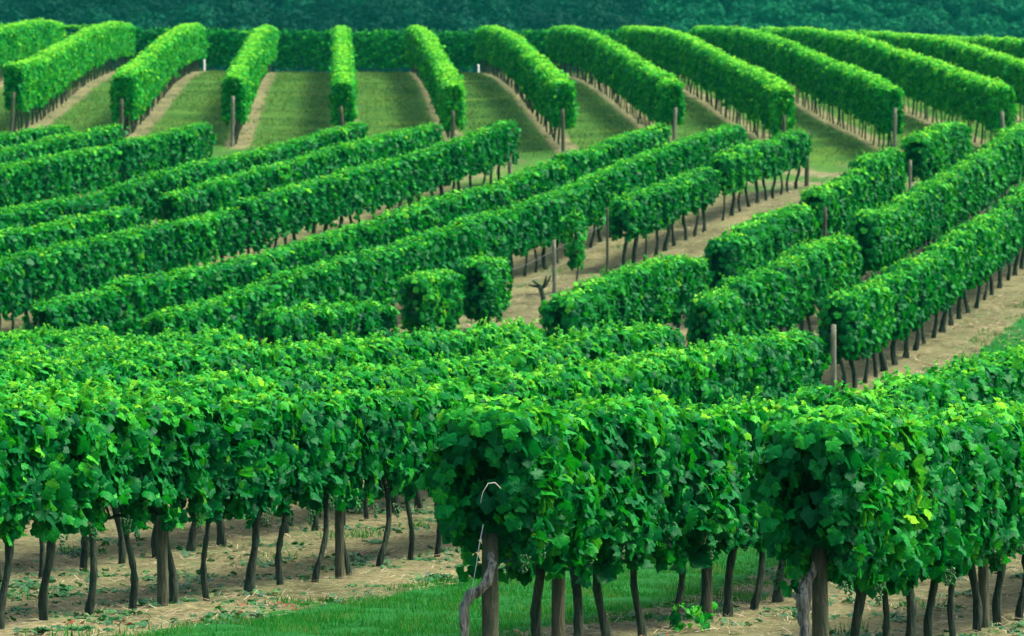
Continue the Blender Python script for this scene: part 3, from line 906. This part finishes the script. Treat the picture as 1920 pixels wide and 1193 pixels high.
# sucker shoots at the foot of the near row
P_, N_, T_, S_z, tn_ = canopy(rng.uniform(-.26, .26, 62), .03, .30, .13, 61, size=(.05, .10), tone0=.42)
V, Fs, tn = scatter(P_, N_, T_, S_z, tn_, FINE, rng)
sk = link('vine_sucker', mesh_np('vine_sucker', V, Fs, MAT['leaf'], True, tn))
X, D = uw_to_xy(float(xd_to_u(-9.0, 1242)), -8.75); sk.location = (X, D, float(terrain(X, D))); sk.rotation_euler = (0, 0, ROT); sk.scale = (.75, .75, .8)
tag(sk, 'low bright green shoots sprouting at the foot of the near row', 'shoots')

# ------------------------------------------------------------------ grass, fallen leaves, straw
def blades(name, X, D, h, wd, g, tone, lean=.5):
    n = len(X); Z = terrain(X, D) - .01
    a = g.uniform(0, 6.28, n); l = g.normal(0, lean, n) * h; b = g.uniform(0, 6.28, n)
    dx, dy = np.cos(a) * wd, np.sin(a) * wd
    V = np.empty((n, 3, 3))
    V[:, 0] = np.c_[X - dx, D - dy, Z]; V[:, 1] = np.c_[X + dx, D + dy, Z]
    V[:, 2] = np.c_[X + np.cos(b) * l, D + np.sin(b) * l, Z + h]
    return mesh_np(name, V.reshape(-1, 3), np.arange(n * 3).reshape(n, 3), MAT['grass'], False, {'tone': np.repeat(tone, 3)})


g = np.random.default_rng(31)
n = 260000
u = g.uniform(24, 72, n); w = g.uniform(-13.3, -9.2, n)
edge = .35 * noise2(u, w, 8, 6, .35)
pat = noise2(u, w, 12, 8, .9)
keep = (w + edge > -12.9) & (w + edge < -9.6 + .5 * noise2(u, w, 13, 5, .5)) & (g.random(n) < np.clip(.75 + .5 * pat, .15, 1))
u, w, pat = u[keep], w[keep], pat[keep]
X, D = uw_to_xy(u, w)
ok = (np.abs(X) < .135 * D) & (D > 28.5)
X, D, pat = X[ok], D[ok], pat[ok]
h = g.uniform(.025, .075, len(X)) * (1 + .3 * np.clip(pat, -1, 1))
o = link('grass', blades('alley_grass', X, D, h, g.uniform(.003, .006, len(X)), g, np.clip(g.normal(.45, .24, len(X)) + .2 * pat, 0, 1)))
tag(o, 'short green grass on the strip between the near vine rows', 'grass', kind='stuff')
n = 90000
D = g.uniform(76, 116, n); X = g.uniform(6, 17, n); w = X * C_ - D * S_
keep = (w + .4 * noise2(X, D, 18, 6, .3) > -15.6) & (X < .135 * D); X, D = X[keep], D[keep]
o = link('grass', blades('slope_grass', X, D, g.uniform(.04, .10, len(X)), g.uniform(.006, .011, len(X)), g, np.clip(g.normal(.45, .2, len(X)), 0, 1)))
tag(o, 'green grass beside the slope row at the right edge', 'grass', kind='stuff')
n = 150000
D = g.uniform(139, 222, n); X = g.uniform(-22, 30, n)
kk = np.round((X - HILL_X0 - HILL_SL * (D - HILL_D0)) / HILL_DX); off = np.abs(X - (HILL_X0 + kk * HILL_DX + HILL_SL * (D - HILL_D0)))
pt = noise2(X, D * .5, 33, 9, .22)
keep = (np.abs(X) < .13 * D) & (off + .30 * noise2(X, D, 34, 8, .5) > .45) & (pt + g.normal(0, .5, n) > -.6); X, D, pt = X[keep], D[keep], pt[keep]
o = link('grass', blades('hill_grass', X, D, g.uniform(.04, .13, len(X)), g.uniform(.010, .022, len(X)), g, np.clip(g.normal(.50, .25, len(X)) + .15 * pt, 0, 1)))
o.data.materials[0] = MAT['hill_grass']
tag(o, 'mown olive grass between the rows on the far hill', 'grass', kind='stuff')
# tufts on soil
n = 26000
cu = g.uniform(26, 150, 420); cw = g.choice([-24.3, -24.9, -23.6, -15.2, -17.9, -20.6, -7.8, -12.9, -34.3, -28.2], 420) + g.normal(0, .5, 420)
ci = g.integers(0, 420, n); rad = .12 + .3 * g.random(420)
X, D = uw_to_xy(cu[ci] + g.normal(0, 1, n) * rad[ci], cw[ci] + g.normal(0, .7, n) * rad[ci])
o = link('grass_tufts', blades('soil_tufts', X, D, g.uniform(.03, .13, n), g.uniform(.005, .01, n), g, np.clip(g.normal(.5, .22, n), 0, 1)))
tag(o, 'scattered weed tufts on the bare soil between rows', 'weeds', kind='stuff')


def litter(name, X, D, size, tone, mat, g, temps, flat=.35, lift=.015):
    n = len(X)
    P = np.c_[X, D, terrain(X, D) + lift + g.uniform(0, .02, n)]
    N_ = np.c_[g.normal(0, flat, n), g.normal(0, flat, n), np.ones(n)]
    T_ = np.c_[g.normal(0, 1, n), g.normal(0, 1, n), g.normal(0, .2, n)]
    V, Fs, tn = scatter(P, N_, T_, size, tone, temps, g)
    return link(name, mesh_np(name, V, Fs, mat, True, tn))


n = 17000
cu = g.uniform(26, 70, 520); cw = g.uniform(-18.5, -4.5, 520)
ci = g.integers(0, 520, n); sp_ = g.uniform(.08, .45, 520)
u = cu[ci] + g.normal(0, 1, n) * sp_[ci]; w = cw[ci] + g.normal(0, .8, n) * sp_[ci]
keep = ~((w > -12.6) & (w < -10.0)); u, w, ci = u[keep], w[keep], ci[keep]
X, D = uw_to_xy(u, w)
red = g.random(520) < .06
tn = np.where(red[ci] & (g.random(len(ci)) < .6), g.uniform(.86, 1, len(ci)), np.clip(g.normal(.34, .2, len(ci)), 0, .78))
o = litter('fallen_leaves', X, D, g.uniform(.028, .075, len(X)), tn, MAT['litter'], g, FINE)
tag(o, 'green and rusty cut vine leaves lying on the soil under the near rows', 'leaves', kind='stuff')
STRAW = [(np.array([(-.02, -.5, 0), (.02, -.5, 0), (.02, .5, .05), (-.02, .5, .05)]), np.array([(0, 1, 2, 3)]))]
n = 60000
u = g.uniform(25, 72, n); w = g.uniform(-19, -4.5, n)
keep = ~((w > -12.5) & (w < -10.0)) & (noise2(u, w, 21, 8, .7) > -.5); u, w = u[keep], w[keep]
X, D = uw_to_xy(u, w)
o = litter('straw', X, D, g.uniform(.05, .22, len(X)), g.random(len(X)), MAT['straw'], g, STRAW, .12, .004)
tag(o, 'dry straw and prunings strewn on the soil under the near rows', 'straw', kind='stuff')
n = 50000
u = g.uniform(76, 140, n); w = g.uniform(-28, -14.8, n)
keep = noise2(u, w, 22, 8, .4) > -.3; u, w = u[keep], w[keep]
X, D = uw_to_xy(u, w)
o = litter('straw', X, D, g.uniform(.08, .30, len(X)), g.random(len(X)), MAT['straw'], g, [(STRAW[0][0] * (1.6, 1, 1), STRAW[0][1])], .12, .004)
tag(o, 'dry straw strewn on the bare soil of the middle slope', 'straw', kind='stuff')

# ------------------------------------------------------------------ far wood
def woodland():
    g = np.random.default_rng(404)
    Vs, Fs, Ts, off = [], [], [], 0
    trunks = Tubes()
    for layer, d0 in enumerate(np.arange(505, 640, 9)):
        x = -.15 * d0 + g.uniform(0, 5)
        while x < .15 * d0:
            right = x > .02 * d0 + 3
            r = g.uniform(2.6, 4.0) if right else g.uniform(3.6, 6.2)
            d = d0 + g.normal(0, 2.5); zg = float(terrain(x, d))
            ht = (g.uniform(6.5, 9) if right else g.uniform(9.5, 14))
            trunks.add(np.c_[np.full(5, x) + g.normal(0, .15, 5), np.full(5, d), zg + np.linspace(-.3, ht * .7, 5)], np.linspace(.3, .1, 5), 6)
            base = (.88 if right else .20) + g.normal(0, .16)
            for _ in range(7 if right else 10):
                a, e = g.uniform(0, 6.28), g.uniform(-.5, 1.2)
                c = np.array([x + r * .62 * math.cos(a) * math.cos(e), d + r * .62 * math.sin(a) * math.cos(e), zg + ht * .66 + r * .72 * math.sin(e)])
                cr = r * g.uniform(.36, .55)
                n = int(120 * (cr / 2) ** 2) + 70
                q = g.normal(0, 1, (n, 3)); q /= np.linalg.norm(q, axis=1)[:, None]
                P = c + q * cr * (g.uniform(.75, 1.12, n)[:, None]) * (1, 1, .8)
                V, F_, tn = scatter(P, q + g.normal(0, .45, (n, 3)) + (0, 0, .35), g.normal(0, 1, (n, 3)), g.uniform(.30, .65, n), np.clip(base + g.normal(0, .20) + g.normal(0, .12, n), 0, 1), FAR, g)
                Vs.append(V); Fs.append(F_[0] + off); Ts.append(tn['tone']); off += len(V)
            x += r * g.uniform(1.1, 1.5)
    V = np.concatenate(Vs); Fc = np.concatenate(Fs); tn = np.concatenate(Ts)
    tv = np.concatenate(trunks.V); tf = np.array(trunks.F) + len(V)
    me = mesh_np('woodland', np.r_[V, tv], [np.r_[Fc, tf]], MAT['wood_leaf'], True, {'tone': np.r_[tn, np.zeros(len(tv))]})
    o = link('woodland', me)
    tag(o, 'dark blue-green wood covering the slope behind the vineyard', 'wood', kind='stuff')


woodland()

# ------------------------------------------------------------------ air
HAZE = 0.00014
if HAZE:
    m, nt, N, L = new_mat('haze')
    out = N.new('ShaderNodeOutputMaterial'); v = N.new('ShaderNodeVolumePrincipled')
    v.inputs['Color'].default_value = (.02, .50, .42, 1); v.inputs['Density'].default_value = HAZE
    v.inputs['Anisotropy'].default_value = .2
    L.new(v.outputs[0], out.inputs['Volume'])
    x0, x1, y0, y1, z0, z1 = -120, 120, -15, 700, -5, 62
    V = np.array([(x0, y0, z0), (x1, y0, z0), (x1, y1, z0), (x0, y1, z0), (x0, y0, z1), (x1, y0, z1), (x1, y1, z1), (x0, y1, z1)])
    Fq = np.array([(0, 3, 2, 1), (4, 5, 6, 7), (0, 1, 5, 4), (1, 2, 6, 5), (2, 3, 7, 6), (3, 0, 4, 7)])
    hz = link('haze', mesh_np('haze', V, Fq, m, False))
    tag(hz, 'thin blue-green summer haze over the vineyard', 'haze', kind='stuff')

# ------------------------------------------------------------------ light, sky, camera
SUN_EL, SUN_AZ = 58.0, 82.0     # azimuth: degrees clockwise from the view direction
world = bpy.data.worlds.new('World'); scene.world = world; world.use_nodes = True
nt = world.node_tree; nt.nodes.clear()
out = nt.nodes.new('ShaderNodeOutputWorld'); bg = nt.nodes.new('ShaderNodeBackground'); sky = nt.nodes.new('ShaderNodeTexSky')
sky.sky_type = 'NISHITA'; sky.sun_disc = False
sky.sun_elevation = R(SUN_EL); sky.sun_rotation = R(SUN_AZ)
sky.dust_density = 5.0; sky.air_density = .7; sky.ozone_density = 0.3
bg.inputs['Strength'].default_value = .15
nt.links.new(sky.outputs[0], bg.inputs[0]); nt.links.new(bg.outputs[0], out.inputs[0])
sd = bpy.data.lights.new('sun', 'SUN'); sd.energy = 1.8; sd.angle = R(16); sd.color = (1.0, .95, .84)
so = link('sun', sd)
dv = Vector((math.sin(R(SUN_AZ)) * math.cos(R(SUN_EL)), math.cos(R(SUN_AZ)) * math.cos(R(SUN_EL)), math.sin(R(SUN_EL))))
so.rotation_euler = dv.to_track_quat('Z', 'Y').to_euler(); so.location = (40, 60, 80)

cd = bpy.data.cameras.new('camera'); cam = link('camera', cd)
cd.lens = 150; cd.sensor_width = 36; cd.clip_start = .5; cd.clip_end = 8000
cam.location = (0, 0, ZC)
cam.rotation_euler = (math.pi / 2 - math.atan((596.5 - YH) / F), 0, 0)
cd.dof.use_dof = True; cd.dof.focus_distance = 36.0; cd.dof.aperture_fstop = 6.3
scene.camera = cam

scene.render.engine = 'CYCLES'
scene.view_settings.view_transform = 'Standard'; scene.view_settings.look = 'None'
scene.view_settings.exposure = 1.66; scene.view_settings.gamma = 1
cy = scene.cycles
cy.use_denoising = True
cy.max_bounces = 6; cy.diffuse_bounces = 3; cy.glossy_bounces = 2; cy.transmission_bounces = 3; cy.volume_bounces = 1; cy.transparent_max_bounces = 4
cy.sample_clamp_indirect = 4
scene.render.resolution_x = 1024; scene.render.resolution_y = 636
